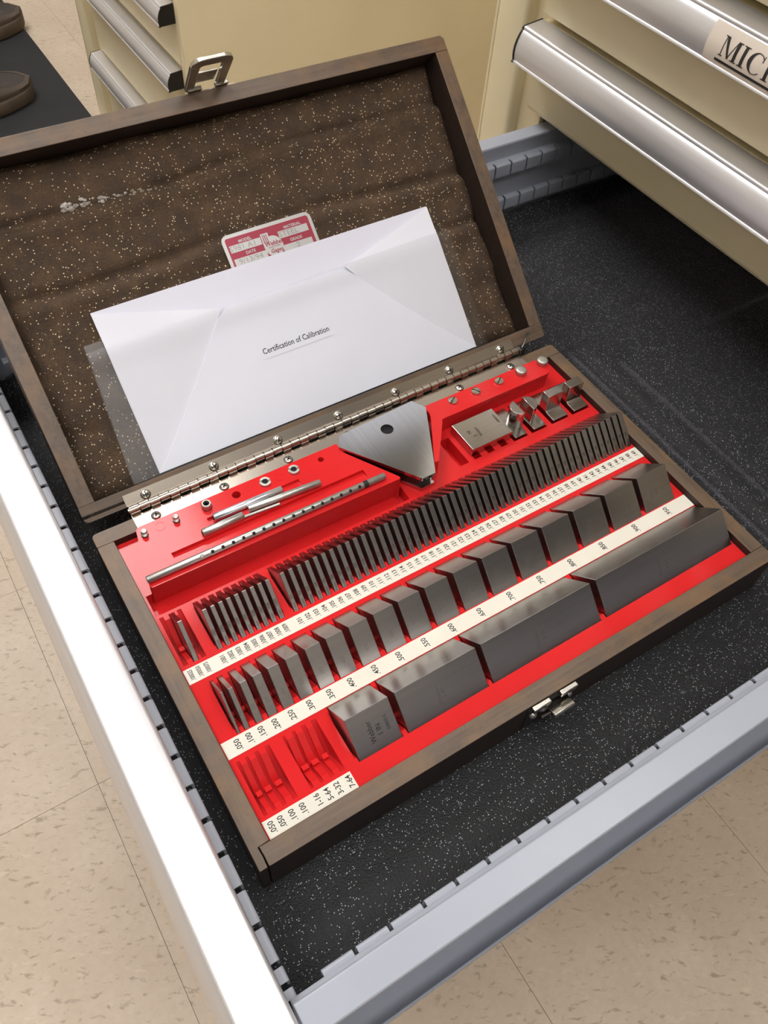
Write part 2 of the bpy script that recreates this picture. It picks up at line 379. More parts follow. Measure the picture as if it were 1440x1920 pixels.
right_cab = cabinet('cream drawer cabinet at the right with one grey-sided drawer pulled out', CX, -5.7, 18.95, 22.0, 29.0,
                    [(1.85, 4.75), (4.83, 7.67), (7.75, 10.6), (10.7, 15.5), (15.6, 21.6), (-10.8, -2.35)],
                    -3.35, 16.62, [(-5.7, -4.1), (17.40, 18.95)])
left_cab = cabinet('cream drawer cabinet standing apart behind the open lid, top left', 13.2, 34.1, 51.4, 22.0, 29.0,
                   [(-7.85, -3.4), (-12.6, -7.9), (-3.35, -.5), (-.45, 4.5), (4.6, 10.0), (10.1, 15.5), (15.6, 21.6)],
                   34.62, 48.0, [(34.1, 34.6), (49.7, 51.4)], .8)
# paper label on the second handle (upper right)
lb = [d for d in right_cab.children if d.name.startswith('drawer') and not d.name.startswith('drawer_')][1]
zb2 = 7.67
rows = []
for i in range(13):
    dz = -.20-.84*i/12
    rows.append([(CX+face_dx(dz)-.012, y, zb2+dz) for y in (5.6, 9.76)])
MB().grid(rows).build('paper_label', 'label_paper', lb, recalc=False)
mb = MB()
def L(u, v): # u to the right (towards -y) from 9.3, v up from the baseline 6.86
    z = 6.87+v; return (CX+face_dx(z-zb2)-.02, 9.31-u, z)
def quad(a, b, c, d, n=4):
    for i in range(n):
        t0_, t1_ = i/n, (i+1)/n
        le = lambda p, q, t: (p[0]+(q[0]-p[0])*t, p[1]+(q[1]-p[1])*t)
        P = [le(a, d, t0_), le(b, c, t0_), le(b, c, t1_), le(a, d, t1_)]
        mb.add([L(*p) for p in P], [(0, 1, 2, 3)])
def flush():
    mb.build('letter', 'print_black', lb, recalc=False); mb.v.clear(); mb.f.clear()
H = .43
def serif(u0, u1, v): quad((u0, v), (u1, v), (u1, v+.022), (u0, v+.022), 1)
quad((.055, 0), (.08, 0), (.08, H), (.055, H)); quad((.06, H), (.15, H), (.32, .02), (.27, .0)); quad((.27, 0), (.30, .02), (.46, H), (.43, H)); quad((.43, 0), (.52, 0), (.52, H), (.43, H))
serif(0, .13, 0); serif(.38, .57, 0); serif(.01, .1, H-.022); serif(.47, .57, H-.022)
flush()
quad((.66, 0), (.75, 0), (.75, H), (.66, H)); serif(.61, .80, 0); serif(.61, .80, H-.022)
flush()
for i in range(14):
    a0, a1 = math.radians(42+276*i/14), math.radians(42+276*(i+1)/14)
    th = lambda a: .035+.075*max(0, -math.cos(a))
    pt = lambda a, r: (1.09+(.235-r)*math.cos(a), .215+(.225-r*.45)*math.sin(a))
    quad(pt(a0, 0), pt(a1, 0), pt(a1, th(a1)), pt(a0, th(a0)), 1)
quad((1.235, .30), (1.265, .30), (1.265, .43), (1.245, .43), 2)
flush()
quad((1.42, 0), (1.51, 0), (1.51, H), (1.42, H)); serif(1.37, 1.56, 0); serif(1.37, 1.52, H-.022)
for i in range(8):
    a0, a1 = math.radians(90-180*i/8), math.radians(90-180*(i+1)/8)
    pt = lambda a, r: (1.56+(.16-r)*max(0, math.cos(a)), .315+(.115-r*.25)*math.sin(a))
    quad(pt(a0, 0), pt(a1, 0), pt(a1, .08), pt(a0, .08), 1)
quad((1.72, 0), (1.82, 0), (1.64, .21), (1.55, .21)); serif(1.68, 1.85, 0)
flush()
quad((-.06, -.145), (1.95, -.145), (1.95, -.085), (-.06, -.085), 1)
flush()

# ---- the open drawer (a part of the right cabinet)
od = part('drawer', right_cab, 'pulled-out drawer with grey slotted sides and aluminium front handle')
XP = -.62                                     # outer face of its front panel
YN, YFR = -2.83, 16.28                        # outer edges of the side rails
front_panel(od, XP, -2.2, .9, YN-.5, YFR+.35, .04)
handle(od, XP, 1.83, YN-.46, YFR+.31)
MB().box(XP+.1, 46, -2.55, 15.95, -1.62, -1.5).build('drawer_floor', 'grey_paint', od)
def slotted(name, along, pos, inward, zt, a0, slots, a1, z_lip, width=.22, gap=.075):
    """flange with slots and a turned-down lip; along = axis it runs on"""
    mb = MB(); edges = [a0]+[v for s_ in slots for v in (s_-gap/2, s_+gap/2)]+[a1]
    r = .07; pr = [(0, 0), (width-r, 0)]+[(width-r+r*math.sin(t), -r+r*math.cos(t)) for t in (PI/8, PI/4, 3*PI/8, PI/2)]+[(width, z_lip), (width-.045, z_lip), (width-.045, -r), (width-r-.01, -.045), (0, -.045)]
    for e0, e1 in zip(edges[::2], edges[1::2]):
        P = [(pos+inward*u, zt+v) for u, v in pr]
        mb.prism(P, 1 if along == 'y' else 0, e0, e1)
    return mb.build(name, 'grey_paint', od, smooth=40)
# front wall
MB().box(XP+.045, XP+.07, YN+.3, YFR-.3, -1.6, .93).build('front_wall', 'grey_paint', od)
sl = [-1.615+.6535*i for i in range(26)]
slotted('slotted_rail', 'y', XP+.03, 1, 1.0, -2.15, [-1.95]+sl, 15.5, -.38, gap=.10)
# near and far side walls
def side_wall(y_in, e, xend):
    # e = +1: wall lies at larger y (far side); profile in (y, z)
    Y = lambda d: y_in+e*d
    pr = [(Y(0), 1.12), (Y(0), 1.5), (Y(.03), 1.55), (Y(.53), 1.55), (Y(.56), 1.53), (Y(.56), 1.44), (Y(.53), 1.42), (Y(.06), 1.40), (Y(.06), 1.1), (Y(-.14), 1.0), (Y(-.14), -1.55), (Y(-.08), -1.55), (Y(-.08), 1.0)]
    pr = [(Y(-.12), 1.04), (Y(0), 1.06), (Y(0), 1.5), (Y(.03), 1.55), (Y(.54), 1.55), (Y(.57), 1.53), (Y(.57), 1.42), (Y(.53), 1.42), (Y(.52), 1.49), (Y(.06), 1.49), (Y(.06), 1.0), (Y(-.06), .98), (Y(-.06), -1.55), (Y(-.12), -1.55)]
    MB().prism(pr, 0, XP+.12, xend).build('side_wall', 'grey_paint', od, smooth=0, bevel=.02)
    # runner channel outside the wall
    ch = [(Y(.06), -1.30), (Y(.55), -1.34), (Y(.70), -1.28), (Y(.78), -1.12), (Y(.80), -.86), (Y(.84), -.84), (Y(.845), -1.15), (Y(.74), -1.36), (Y(.56), -1.42), (Y(.06), -1.40)]
    MB().prism(ch, 0, XP+.35, xend-4).build('runner', 'grey_paint', od, smooth=50)
side_wall(-2.27, -1, 40); side_wall(15.62, 1, 40)
sn = [.71+.6585*i for i in range(34)]
slotted('slotted_rail', 'x', -2.25, 1, 1.02, .11, sn, 23, -.40)
slotted('slotted_rail', 'x', -2.25, 1, -.22, .11, sn, 23, -.40)
sf = [.71-.05+.6585*i for i in range(34)]
slotted('slotted_rail', 'x', 15.52, -1, 1.04, .0, sf, 23, -.42)
slotted('slotted_rail', 'x', 15.52, -1, -.28, .0, sf, 23, -.42)

# black foam liner in the drawer
def gs(v, c, w_): return math.exp(-((v-c)/w_)**2)
rows = []
NXL, NYL = 170, 130
xs = [XP+.12+(30-XP)*i/NXL for i in range(NXL+1)]
ys = [-2.13+(15.48+2.13)*j/NYL for j in range(NYL+1)]
def sstep(a, b, v): t = max(0, min(1, (v-a)/(b-a))); return t*t*(3-2*t)
for x in xs:
    r = []
    for y in ys:
        z = -1.282+.012*math.sin(x*.9+y*.5)*math.cos(y*.7)
        z -= .16*gs(x, 16.35, .13)*sstep(8.1, 7.6, y)*sstep(1.0, 2.2, y)
        z -= .20*gs(x, 15.25, .2)*sstep(9.4, 8.6, y)
        z -= .03*gs(x, 14.3, .5)*sstep(9.4, 8.6, y)
        z += .10*sstep(7.85, 7.75, y)*sstep(19.0, 22.5, x)
        z += .35*sstep(14.7, 15.5, y)
        r.append((x, y, z))
    rows.append(r)
liner = MB().grid(rows)
n = len(liner.v)
lo = tag(liner.build('drawer_liner', 'black_foam', org=(9, 6, -1.5), smooth=80), 'black pebbled foam sheet lying in the open drawer', 'foam liner')
sm = lo.modifiers.new('solid', 'SOLIDIFY'); sm.thickness = .14*S; sm.offset = -1.0
if sum(p.normal.z for p in lo.data.polygons) < 0: lo.data.flip_normals()

# ================================================================== floor mat and shoes
MB_mat = MB().prism(rrect(-14, 12.45, 36, 72, .8), 2, -ZF, -ZF+.32)
tag(MB_mat.build('floor_mat', 'mat_black', org=(0, 54, -ZF), bevel=.1), 'black rubber floor mat under the brown shoes', 'floor mat')
def shoe(cx, cy, ang, label):
    t = thing('shoe', label, 'shoe', (cx, cy, -ZF+.32), 'brown shoes on the mat')
    ca, sa = math.cos(ang), math.sin(ang)
    fn = lambda p: (cx+p[0]*ca-p[1]*sa, cy+p[0]*sa+p[1]*ca, -ZF+.32+p[2])
    def outline(u, wd):   # half width along length u (0 heel .. 1 toe)
        return wd*(0.80+.20*math.sin(PI*min(1, u*1.15)))*math.sqrt(max(0, 1-max(0, (u-.72)/.28)**2.2))*math.sqrt(max(0, 1-max(0, (.14-u)/.14)**2.2))
    L_ = 11.6
    def ring(u, z, wd, n=1): return outline(u, wd)
    us = [0]+[i/24 for i in range(1, 24)]+[1.0]
    def loop(wd, z, inset=0.0, zf=None):
        a = []; b = []
        for u in us:
            x = -L_*.75+inset+(L_-2*inset)*u; h = max(.02, outline(u, wd)); zz = z if zf is None else zf(u)
            a.append((x, -h, zz)); b.append((x, h, zz))
        return a+b[::-1]
    def loft(loops, cap0=True, cap1=True):
        mb = MB(); n = len(loops[0])
        for lp in loops: mb.v += lp
        for j in range(len(loops)-1): mb.f += [(j*n+i, j*n+(i+1) % n, (j+1)*n+(i+1) % n, (j+1)*n+i) for i in range(n)]
        if cap0: mb.f.append(tuple(range(n)))
        if cap1: mb.f.append(tuple(range((len(loops)-1)*n, len(loops)*n)))
        return mb
    loft([loop(2.2, 0), loop(2.3, .1), loop(2.3, .75), loop(2.2, .85)]).build('sole', 'shoe_sole', t, fn=fn, smooth=60)
    top = lambda u: 1.15+1.5*max(0, 1-u/.62)**.8+.9*math.exp(-((u-.62)/.2)**2)
    loft([loop(2.12, .8), loop(2.16, 1.1, .05), loop(2.05, 0, .12, lambda u: 1.0+.45*(top(u)-1.0)), loop(1.7, 0, .35, lambda u: 1.0+.78*(top(u)-1.0))], True, False).build('upper', 'shoe_upper', t, fn=fn, smooth=70)
    loft([loop(1.72, 0, .34, lambda u: .98+.78*(top(u)-1.0)), loop(1.2, 0, .8, lambda u: 1.0+.95*(top(u)-1.0)), loop(.5, 0, 1.6, lambda u: top(u))], False, True).build('vamp', 'shoe_vamp', t, fn=fn, smooth=70)
shoe(7.3, 54.7, .10, 'brown shoe on the black mat nearer to the wooden case')
shoe(9.9, 64.9, .12, 'brown shoe on the black mat farther off, cut by the frame corner')

# ================================================================== the wooden case
CW, CD, RW = 13.556, 8.477, .40
case = thing('gauge_block_case', 'open dark wooden case with red tray and brown foam-lined lid, in the drawer', 'wooden case', (CW/2, CD/2, -1.27))
base = part('case_base', case)
ZB = -1.265
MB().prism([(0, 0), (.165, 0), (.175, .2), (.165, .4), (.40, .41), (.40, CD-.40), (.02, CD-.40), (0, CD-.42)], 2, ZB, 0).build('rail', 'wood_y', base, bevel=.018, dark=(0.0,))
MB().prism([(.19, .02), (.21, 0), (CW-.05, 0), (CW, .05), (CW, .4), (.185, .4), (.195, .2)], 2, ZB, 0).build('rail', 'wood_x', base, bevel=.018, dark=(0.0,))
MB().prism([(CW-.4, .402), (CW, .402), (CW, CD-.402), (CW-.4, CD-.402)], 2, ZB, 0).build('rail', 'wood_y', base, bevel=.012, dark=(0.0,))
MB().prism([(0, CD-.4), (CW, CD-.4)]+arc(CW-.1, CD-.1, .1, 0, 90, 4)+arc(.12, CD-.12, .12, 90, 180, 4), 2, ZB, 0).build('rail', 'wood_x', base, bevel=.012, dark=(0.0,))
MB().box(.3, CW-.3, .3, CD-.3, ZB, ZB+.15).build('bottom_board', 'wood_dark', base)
# lid
LY, LZ, LP, LL = 8.787, .06, .7321, 8.519
lc, ls = math.cos(LP), math.sin(LP)
def lid(p): return (p[0], LY+p[1]*lc+p[2]*ls, LZ+p[1]*ls-p[2]*lc)
lidp = part('lid', case)
LDEP = .95
lw0, lw1 = 0.0, CW
mbp = lambda pts: MB().prism(pts, 2, 0, LDEP)
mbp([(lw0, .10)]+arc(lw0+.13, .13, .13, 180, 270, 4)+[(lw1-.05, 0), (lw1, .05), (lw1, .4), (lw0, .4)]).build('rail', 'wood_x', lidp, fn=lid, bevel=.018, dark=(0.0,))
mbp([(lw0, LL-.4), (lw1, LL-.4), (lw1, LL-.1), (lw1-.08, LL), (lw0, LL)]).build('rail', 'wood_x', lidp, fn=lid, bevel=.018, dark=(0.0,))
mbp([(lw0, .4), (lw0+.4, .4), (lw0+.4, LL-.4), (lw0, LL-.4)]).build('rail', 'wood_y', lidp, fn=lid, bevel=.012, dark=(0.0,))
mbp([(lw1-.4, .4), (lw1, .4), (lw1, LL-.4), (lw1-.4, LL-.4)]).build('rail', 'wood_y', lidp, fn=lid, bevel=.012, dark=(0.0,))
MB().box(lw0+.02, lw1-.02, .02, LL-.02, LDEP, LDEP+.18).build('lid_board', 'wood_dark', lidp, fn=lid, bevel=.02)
# wavy foam lining
random.seed(3)
ph = [random.uniform(0, 6) for _ in range(12)]
def foam_d(x, s):
    d = .62
    c1 = 6.85+.06*math.sin(x*.8+ph[0])+.03*(x-6); c2 = 5.15+.1*math.sin(x*.6+ph[1]); c3 = 3.72+.05*math.sin(x*.9); c4 = 2.0+.1*math.sin(x*.7+ph[3])
    d += .16*gs(s, c1+.09, .12)*(.6+.4*math.sin(x*.7+ph[4])**2) - .07*gs(s, c1-.16, .2)
    d += .15*gs(s, c2+.1, .13)*(.4+.6*math.sin(x*.4+ph[5])**2) - .06*gs(s, c2-.18, .22)
    d += .10*gs(s, c3+.1, .1)*sstep(10.5, 11.6, x) - .05*gs(s, c3-.15, .2)*sstep(10.5, 11.6, x)
    d += .05*gs(s, c4, .25)
    d += .025*math.sin(x*1.7+ph[6]+s*.6)*math.sin(s*1.5+ph[7]) + .012*math.sin(x*4.3+ph[8])*math.sin(s*5.1+ph[9])
    e = min(x-.4, CW-.4-x, s-.4, LL-.4-s)
    d += .16*math.exp(-(max(0, e)/.13)**2)*(.8+.3*math.sin(s*3.3+x*2.1))
    return max(.535, min(d, .9))
rows = []
for i in range(131):
    x = .41+(CW-.82)*i/130
    rows.append([(x, .41+(LL-.82)*j/90, foam_d(x, .41+(LL-.82)*j/90)+random.uniform(-.008, .008)) for j in range(91)])
MB().grid(rows).build('foam_lining', 'brown_foam', lidp, fn=lid, smooth=80)
mb = MB()
for k_ in range(46):
    u = random.random()**1.6; x = 2.45+u*2.2; s_ = 6.90+.06*math.sin(x*.8)+random.gauss(0, .035)
    if x > 4.0: s_ += .02
    rr = random.uniform(.03, .075)*(1-.5*u); n = 6
    pts = [(x+rr*1.4*math.cos(2*PI*q/n)*random.uniform(.6, 1.2), s_+rr*.8*math.sin(2*PI*q/n)*random.uniform(.6, 1.2)) for q in range(n)]
    v = [(p[0], p[1], foam_d(p[0], p[1])-.008) for p in pts]+[(x, s_, foam_d(x, s_)-.03)]
    mb.add(v, [(q, (q+1) % n, n) for q in range(n)])
o = mb.build('worn_streak', 'worn_foam', lidp, fn=lid, label='pale worn streak in the brown foam'); o['kind'] = 'stuff'
# piano hinge
hinge = part('hinge', case)
HX0, HX1 = 1.0, 12.42
AY, AZ, AR = 8.625, .115, .105
NK = 46; kl = (HX1-HX0)/NK
def comb(edge, root, odd, far):
    pts = [(HX0, far)]
    for i in range(NK):
        e = edge if i % 2 == odd else root; g_ = .014 if i % 2 == odd else -.014
        pts += [(HX0+kl*i+(g_ if i else 0), e), (HX0+kl*(i+1)-(g_ if i < NK-1 else 0), e)]
    return pts+[(HX1, far)]
MB().prism(comb(8.62, 8.49, 0, 8.02), 2, .004, .034).build('hinge_leaf', 'nickel', hinge)
MB().prism(comb(-.14, .01, 1, .285), 2, -.034, -.004).build('hinge_leaf', 'nickel', hinge, fn=lid)
k0 = None
for i in range(NK):
    if k0 is None:
        x = HX0
        k0 = MB().tube((x+.012, AY, AZ), (x+kl-.012, AY, AZ), AR, 18).build('knuckle', 'nickel', hinge, smooth=40); kk = k0
    else:
        kk = k0.copy(); COL.objects.link(kk); kk.parent = hinge
    kk.location = (kl*i*S, (.006 if i % 2 else -.004)*S, 0)
MB().tube((HX0-.02, AY, AZ), (HX1+.02, AY, AZ), AR*.45, 12).build('pin', 'screw_steel', hinge)
def phillips(c, r, fn=None, ax=(0, 0, 1)):
    mb = MB().lathe((0, 0, 0), [(r, 0), (r, .008), (r*.92, .03), (r*.7, .052), (r*.35, .066), (r*.05, .07)], 18)
    return mb
def screw_at(parent, x, y, z, r, fn=None, ang=0.0, base_d=0.0):
    f = (lambda p: fn((x+p[0], y+p[1], base_d-p[2]))) if fn else (lambda p: (x+p[0], y+p[1], z+p[2]))
    s_ = phillips(None, r).build('screw', 'screw_steel', parent, fn=f, smooth=60)
    mb = MB()
    for a in (ang, ang+PI/2):
        c_, d_ = math.cos(a), math.sin(a); w_, l_ = r*.11, r*.55
        v = [(c_*u-d_*v_, d_*u+c_*v_, h) for h in (.05, .0725) for u, v_ in ((-l_, -w_), (l_, -w_), (l_, w_), (-l_, w_))]
        mb.add(v, [(4, 5, 6, 7), (0, 1, 5, 4), (1, 2, 6, 5), (2, 3, 7, 6), (3, 0, 4, 7)])
    mb.build('screw_recess', 'etch', parent, fn=f, smooth=0)
for i in range(7):
    screw_at(hinge, 1.51+1.745*i, .125, 0, .125, fn=lid, ang=random.uniform(0, 1.5), base_d=-.034)
    screw_at(hinge, 1.50+1.735*i, 8.255, .034, .12, ang=random.uniform(0, 1.5))
# wire loop by the right end of the hinge
MB().path([(12.45, 8.6, .1), (12.6, 8.62, .22), (12.75, 8.72, .3), (12.95, 8.9, .32), (13.1, 9.0, .2), (13.12, 8.95, .05), (13.0, 8.75, -.05)], .022, 8).path([(12.44, 8.6+.1*math.cos(a), .1+.12*math.sin(a)) for a in [2*PI*i/14 for i in range(12)]], .018, 8).build('wire_loop', 'wire', case, smooth=60)
MB().box(12.44, 12.62, 8.5, 8.74, .0, .2).build('hinge_stop', 'black_plastic', case, bevel=.04)
# clasp on the front and matching bail on the lid edge
clasp = part('front_clasp', case)
MB().box(6.15, 7.45, -.03, -.002, -1.1, -.16).build('clasp_plate', 'etch', clasp)  # dark colour paints in the shade on this plate
for a, b in ((6.2, 6.66), (6.93, 7.38)):
    MB().prism([(a, -.12), (b, -.12), (b, -.002), (a, -.002)], 2, -.20, -.03).build('lug', 'screw_steel', clasp, bevel=.02)
MB().prism([(-.035, -.5), (-.05, -.31), (-.08, -.28), (-.34, -.22), (-.375, -.25), (-.37, -.42), (-.32, -.42), (-.31, -.30), (-.10, -.36), (-.08, -.5)], 0, 6.60, 7.14).build('lever', 'screw_steel', clasp, bevel=.01)
for x, z in ((6.32, -.5), (6.55, -.4), (7.28, -.5)):
    MB().lathe((x, -.03, z), [(.1, 0), (.09, .05), (.06, .08), (.01, .095)], 14, (0, -1, 0)).build('rivet', 'screw_steel', clasp, smooth=60)
MB().tube((6.55, -.10, -.75), (7.2, -.10, -.75), .05, 10).build('pivot', 'nickel', clasp)
bail = part('lid_bail', case)
MB().box(6.2, 7.42, LL+.002, LL+.03, .06, .7).build('clasp_plate', 'nickel', bail, fn=lid)
for a, b in ((6.17, 6.53), (6.88, 7.22)):
    MB().box(a, b, LL+.002, LL+.10, -.10, .03).build('lug', 'screw_steel', bail, fn=lid, bevel=.02)
MB().box(6.34, 6.86, LL+.13, LL+.17, -.66, -.16).build('lever', 'screw_steel', bail, fn=lid, bevel=.012)
# flat strap ring (the bail loop)
ring_o = [(6.12, .0), (6.10, 1.25)]+arc(6.38, 1.25, .28, 180, 90, 6)+arc(6.86, 1.25, .28, 90, 0, 6)+[(7.12, .0)]
ring_i = [(6.33, .0), (6.33, 1.13)]+arc(6.43, 1.13, .10, 180, 90, 6)+arc(6.81, 1.13, .10, 90, 0, 6)+[(6.91, .0)]
mb = MB(); n = len(ring_o)
tilt = lambda p: lid((p[0]-.06*p[1], LL+.035+p[2], -p[1]))
for d in (0.0, .09):
    mb.v += [(a, b, d) for a, b in ring_o]+[(a, b, d) for a, b in ring_i]
for j in range(n-1):
    mb.f += [(j, j+1, n+j+1, n+j), (2*n+j, 3*n+j, 3*n+j+1, 2*n+j+1), (j, 2*n+j, 2*n+j+1, j+1), (n+j, n+j+1, 3*n+j+1, 3*n+j)]
mb.f += [(0, n, 3*n, 2*n), (n-1, 3*n-1, 4*n-1, 2*n-1)]
mb.build('bail_ring', 'screw_steel', bail, fn=tilt, smooth=40, bevel=.012)

# name plate on the foam
np_ = part('name_plate', case)
pd = lambda z: (lambda p: lid((p[0], p[1], p[2])))
PX0, PX1, PS0, PS1, PDp = 5.72, 8.24, 3.55, 5.28, .505
def pl(poly, d, t, name, mat):
    return MB().prism(poly, 2, d, d+t).build(name, mat, np_, fn=lid, smooth=0)
pl(rrect(PX0, PX1, PS0, PS1, .17), PDp, .02, 'plate', 'plate_silver')
pl(rrect(PX0+.09, PX1-.09, PS0+.09, PS1-.09, .06), PDp-.004, .004, 'red_field', 'plate_red')
for a, b, c, d in ((5.86, 6.72, 4.82, 5.0), (5.86, 6.76, 4.48, 4.66), (7.22, 8.06, 4.82, 5.0), (7.22, 8.06, 4.46, 4.64)):
    pl([(a, c), (b, c), (b, d), (a, d)], PDp-.008, .004, 'blank_field', 'plate_silver')
pl(circ(7.0, 4.70, .26, 24), PDp-.008, .004, 'emblem', 'plate_silver')
pl([(6.74, 4.72), (6.95, 4.72), (6.95, 5.06), (6.74, 5.06)], PDp-.009, .004, 'emblem', 'plate_silver')
mb = MB(); tz = PDp-.0105
for s_, p, sz in (('MODEL', (6.32, 5.055), .085), ('DATE', (6.36, 4.735), .085), ('MATERIAL', (7.66, 5.055), .085), ('GRADE', (7.64, 4.715), .085)):
    text(mb, s_, sz*1.25, (p[0], p[1], tz), fn=lid, bold=.02)
mb.build('lettering', 'plate_silver', np_, recalc=False, kind='stuff')
mb = MB()
for s_, p in (('S981 A1', (6.22, 4.905)), ('9/13/94', (6.30, 4.565)), ('STEEL', (7.50, 4.905)), ('2', (7.64, 4.545))):
    text(mb, s_, .19, (p[0], p[1], tz-.002), fn=lid, sx=1.15)
mb.build('lettering', 'etch_pale', np_, recalc=False, label='grey stamped letters', kind='stuff')
mb = MB()
text(mb, 'Webber', .15, (7.02, 4.77, tz-.003), fn=lid, shear=.25, bold=.015); text(mb, 'Gages', .14, (7.03, 4.58, tz-.003), fn=lid, shear=.25, bold=.015)
text(mb, 'WORLD WIDE', .05, (7.0, 4.68, tz-.003), fn=lid)
for i in range(3): mb.prism([(6.78+.05*i, 4.8), (6.80+.05*i, 4.8), (6.80+.05*i, 5.03), (6.78+.05*i, 5.03)], 2, tz-.003, tz-.001)
mb2 = MB(); mb2.v = mb.v[:]; 
nT = len(mb.v)-24
mb.v = mb.v[:nT]+[lid(p) for p in mb.v[nT:]]
mb.build('lettering', 'plate_red', np_, recalc=False, label='red script emblem letters', kind='stuff')

# ================================================================== envelope in its clear sleeve
env = thing('envelope', 'white envelope of calibration papers leaning on the brown lid foam', 'envelope', lid((6.82, .44, .46)))
ED = .445
def wav(x, s): return .012*math.sin(x*1.1+s*.7)+.01*math.sin(x*.5-s*1.6)+.03*gs(s, 3.5, .25)*(1-.0*x)
def sheet(name, poly, d, mat, parent, nx_=28, ny_=14, t=.006, lift=None):
    """a polygon with straight left/right sides, given by functions"""
    rows = []
    for i in range(nx_+1):
        u = i/nx_; col_ = []
        for j in range(ny_+1):
            v = j/ny_; x, s_ = poly(u, v); col_.append((x, s_, d-wav(x, s_)-(lift(u, v) if lift else 0)))
        rows.append(col_)
    mb = MB().grid(rows); nn = len(mb.v)
    o = mb.build(name, mat, parent, fn=lid, smooth=60)
    if mat != 'clear_film':
        sd = o.modifiers.new('solid', 'SOLIDIFY'); sd.thickness = t*S; sd.offset = 0
        o.modifiers.new('split', 'EDGE_SPLIT').split_angle = math.radians(45)
    return o
EX0, EX1, ES0, ES1 = 2.07, 11.56, .435, 4.48
sheet('back_sheet', lambda u, v: (EX0+(EX1-EX0)*u, ES0+(ES1-ES0)*v), ED, 'paper_single', env)
cl, cr, fs = 5.05, 8.55, 3.62
def side_l(u, v):       # left side flap: fold edge at x = EX0
    a = (EX0, ES0+(ES1-ES0-.03)*v); tip = (cl, fs+.02)
    b = (ES0+.02, 0); top = (cl-.2+.18*v, fs-.35+.37*v); r = (EX0+.1+(top[0]-EX0-.1)*v**.8, ES0+.05+(top[1]-ES0-.05)*v)
    return (a[0]+(r[0]-a[0])*u, a[1]+(r[1]-a[1])*u)
sheet('side_flap', side_l, ED-.02, 'paper_double', env, t=.018, lift=lambda u, v: .02*v**4*u)
def side_r(u, v):
    x, s_ = side_l(u, v); return (EX0+EX1-x, s_)
sheet('side_flap', side_r, ED-.02, 'paper_double', env, t=.018, lift=lambda u, v: .02*v**4*u)
def bot(u, v):
    xl = EX0+(cl-EX0)*v**.92; xr = EX1-(EX1-cr)*v**.92
    s_ = ES0+(fs-ES0)*v
    if v > .93: 
        k_ = (v-.93)/.07*.09; xl += k_; xr -= k_
    return (xl+(xr-xl)*u, s_)
sheet('bottom_flap', bot, ED-.05, 'paper_white', env, 36, 30, t=.02, lift=lambda u, v: .016*v**6+.006*math.sin(u*7+v*2)*v)
sheet('text_label', lambda u, v: (5.62+1.98*u+.05*v, 2.10+.40*v), ED-.067, 'paper_white', env, 24, 6, .002)
mb = MB(); text(mb, 'Certification of Calibration', .205, (6.58, 2.29, ED-.0705), fn=lambda p: lid((p[0], p[1], p[2]-wav(p[0], p[1]))), bold=.012, sx=.86)
mb.build('lettering', 'print_black', env, recalc=False)
slv = thing('plastic_sleeve', 'clear plastic sleeve around the white envelope in the lid', 'plastic sleeve', lid((6.75, .34, .53)))
sheet('sleeve_back', lambda u, v: (1.40+.23*v+(11.90-1.40-.23*v)*u, .41+(3.82-.41+.1*u)*v), ED+.025, 'clear_film', slv, 28, 14, .003)
sheet('sleeve_front', lambda u, v: (1.40+.23*v+(11.90-1.40-.23*v)*u, .41+(3.62-.41+.1*u)*v), ED-.125, 'clear_film', slv, 28, 14, .003)

# ================================================================== red tray
ZT = -.192
tray = thing('red_tray', 'red plastic tray with slots and printed strips inside the wooden case', 'tray', (CW/2, CD/2, -.9))
TX0, TX1, TY0, TY1 = .415, 13.145, .412, 8.065
YC4, YC3, YC2, YC1 = 1.527, 1.495, 3.265, 5.15
BH = .672
# block lists: (x0, thickness)
row1a = [(.735, .10005)]
row1b = [(1.29+.184*i, .1001+.0001*i) for i in range(9)]
row1c = [(3.12+.2052*i, .101+.001*i) for i in range(49)]
r2x = [.82, .985, 1.235, 1.515, 1.85, 2.25, 2.705, 3.19, 3.74, 4.34, 4.965, 5.655, 6.42, 7.205, 8.04, 8.93, 9.88, 10.86, 11.91]
row2 = [(r2x[i], .05*(i+1)) for i in range(19)]
row4 = [(2.623, 1.0), (3.774, 2.0), (5.911, 3.0), (9.083, 4.0)]
pits = []   # (yc, half, slots, x0, x1)
def slots_of(b, c=.012): return [(x-c, x+t+c) for x, t in b]
pits.append((YC1, .661, [(.50, .60), (.715, .85), (.905, 1.01)], .50, 1.01))
pits.append((YC1, .661, slots_of(row1b), row1b[0][0]-.04, row1b[-1][0]+.14))
pits.append((YC1, .661, slots_of(row1c), row1c[0][0]-.04, 13.118))
pits.append((YC2, .661, slots_of(row2), .78, 12.90))
pits.append((YC4, .661, slots_of(row4, .02), 2.56, 13.118))
pits.append((YC3, .605, [(.53, .605), (.72, .79), (.925, 1.01), (1.15, 1.25)], .53, 1.25))
pits.append((YC3, .605, [(1.54, 1.60), (1.75, 1.82), (1.965, 2.06), (2.185, 2.30)], 1.54, 2.30))
holes = [(p[3], p[4], p[0]-p[1], p[0]+p[1]) for p in pits]
TR = (.47, 7.05, 5.885, 6.47)
holes.append(TR)
smalls = [(8.71, 9.02, 6.12, 7.08), (9.21, 9.43, 6.125, 6.295), (9.63, 9.85, 6.125, 6.295), (10.06, 10.28, 6.125, 6.295)]
jaw_slots = [(10.47, 10.93, 6.12, 7.2), (11.07, 11.57, 6.12, 7.2), (11.74, 12.31, 6.12, 7.2), (12.45, 13.04, 6.12, 7.2), (9.13, 10.54, 6.24, 7.24)]
holes += smalls
jh = [(10.47, 10.93), (11.07, 11.57), (11.74, 12.31), (12.45, 13.04)]
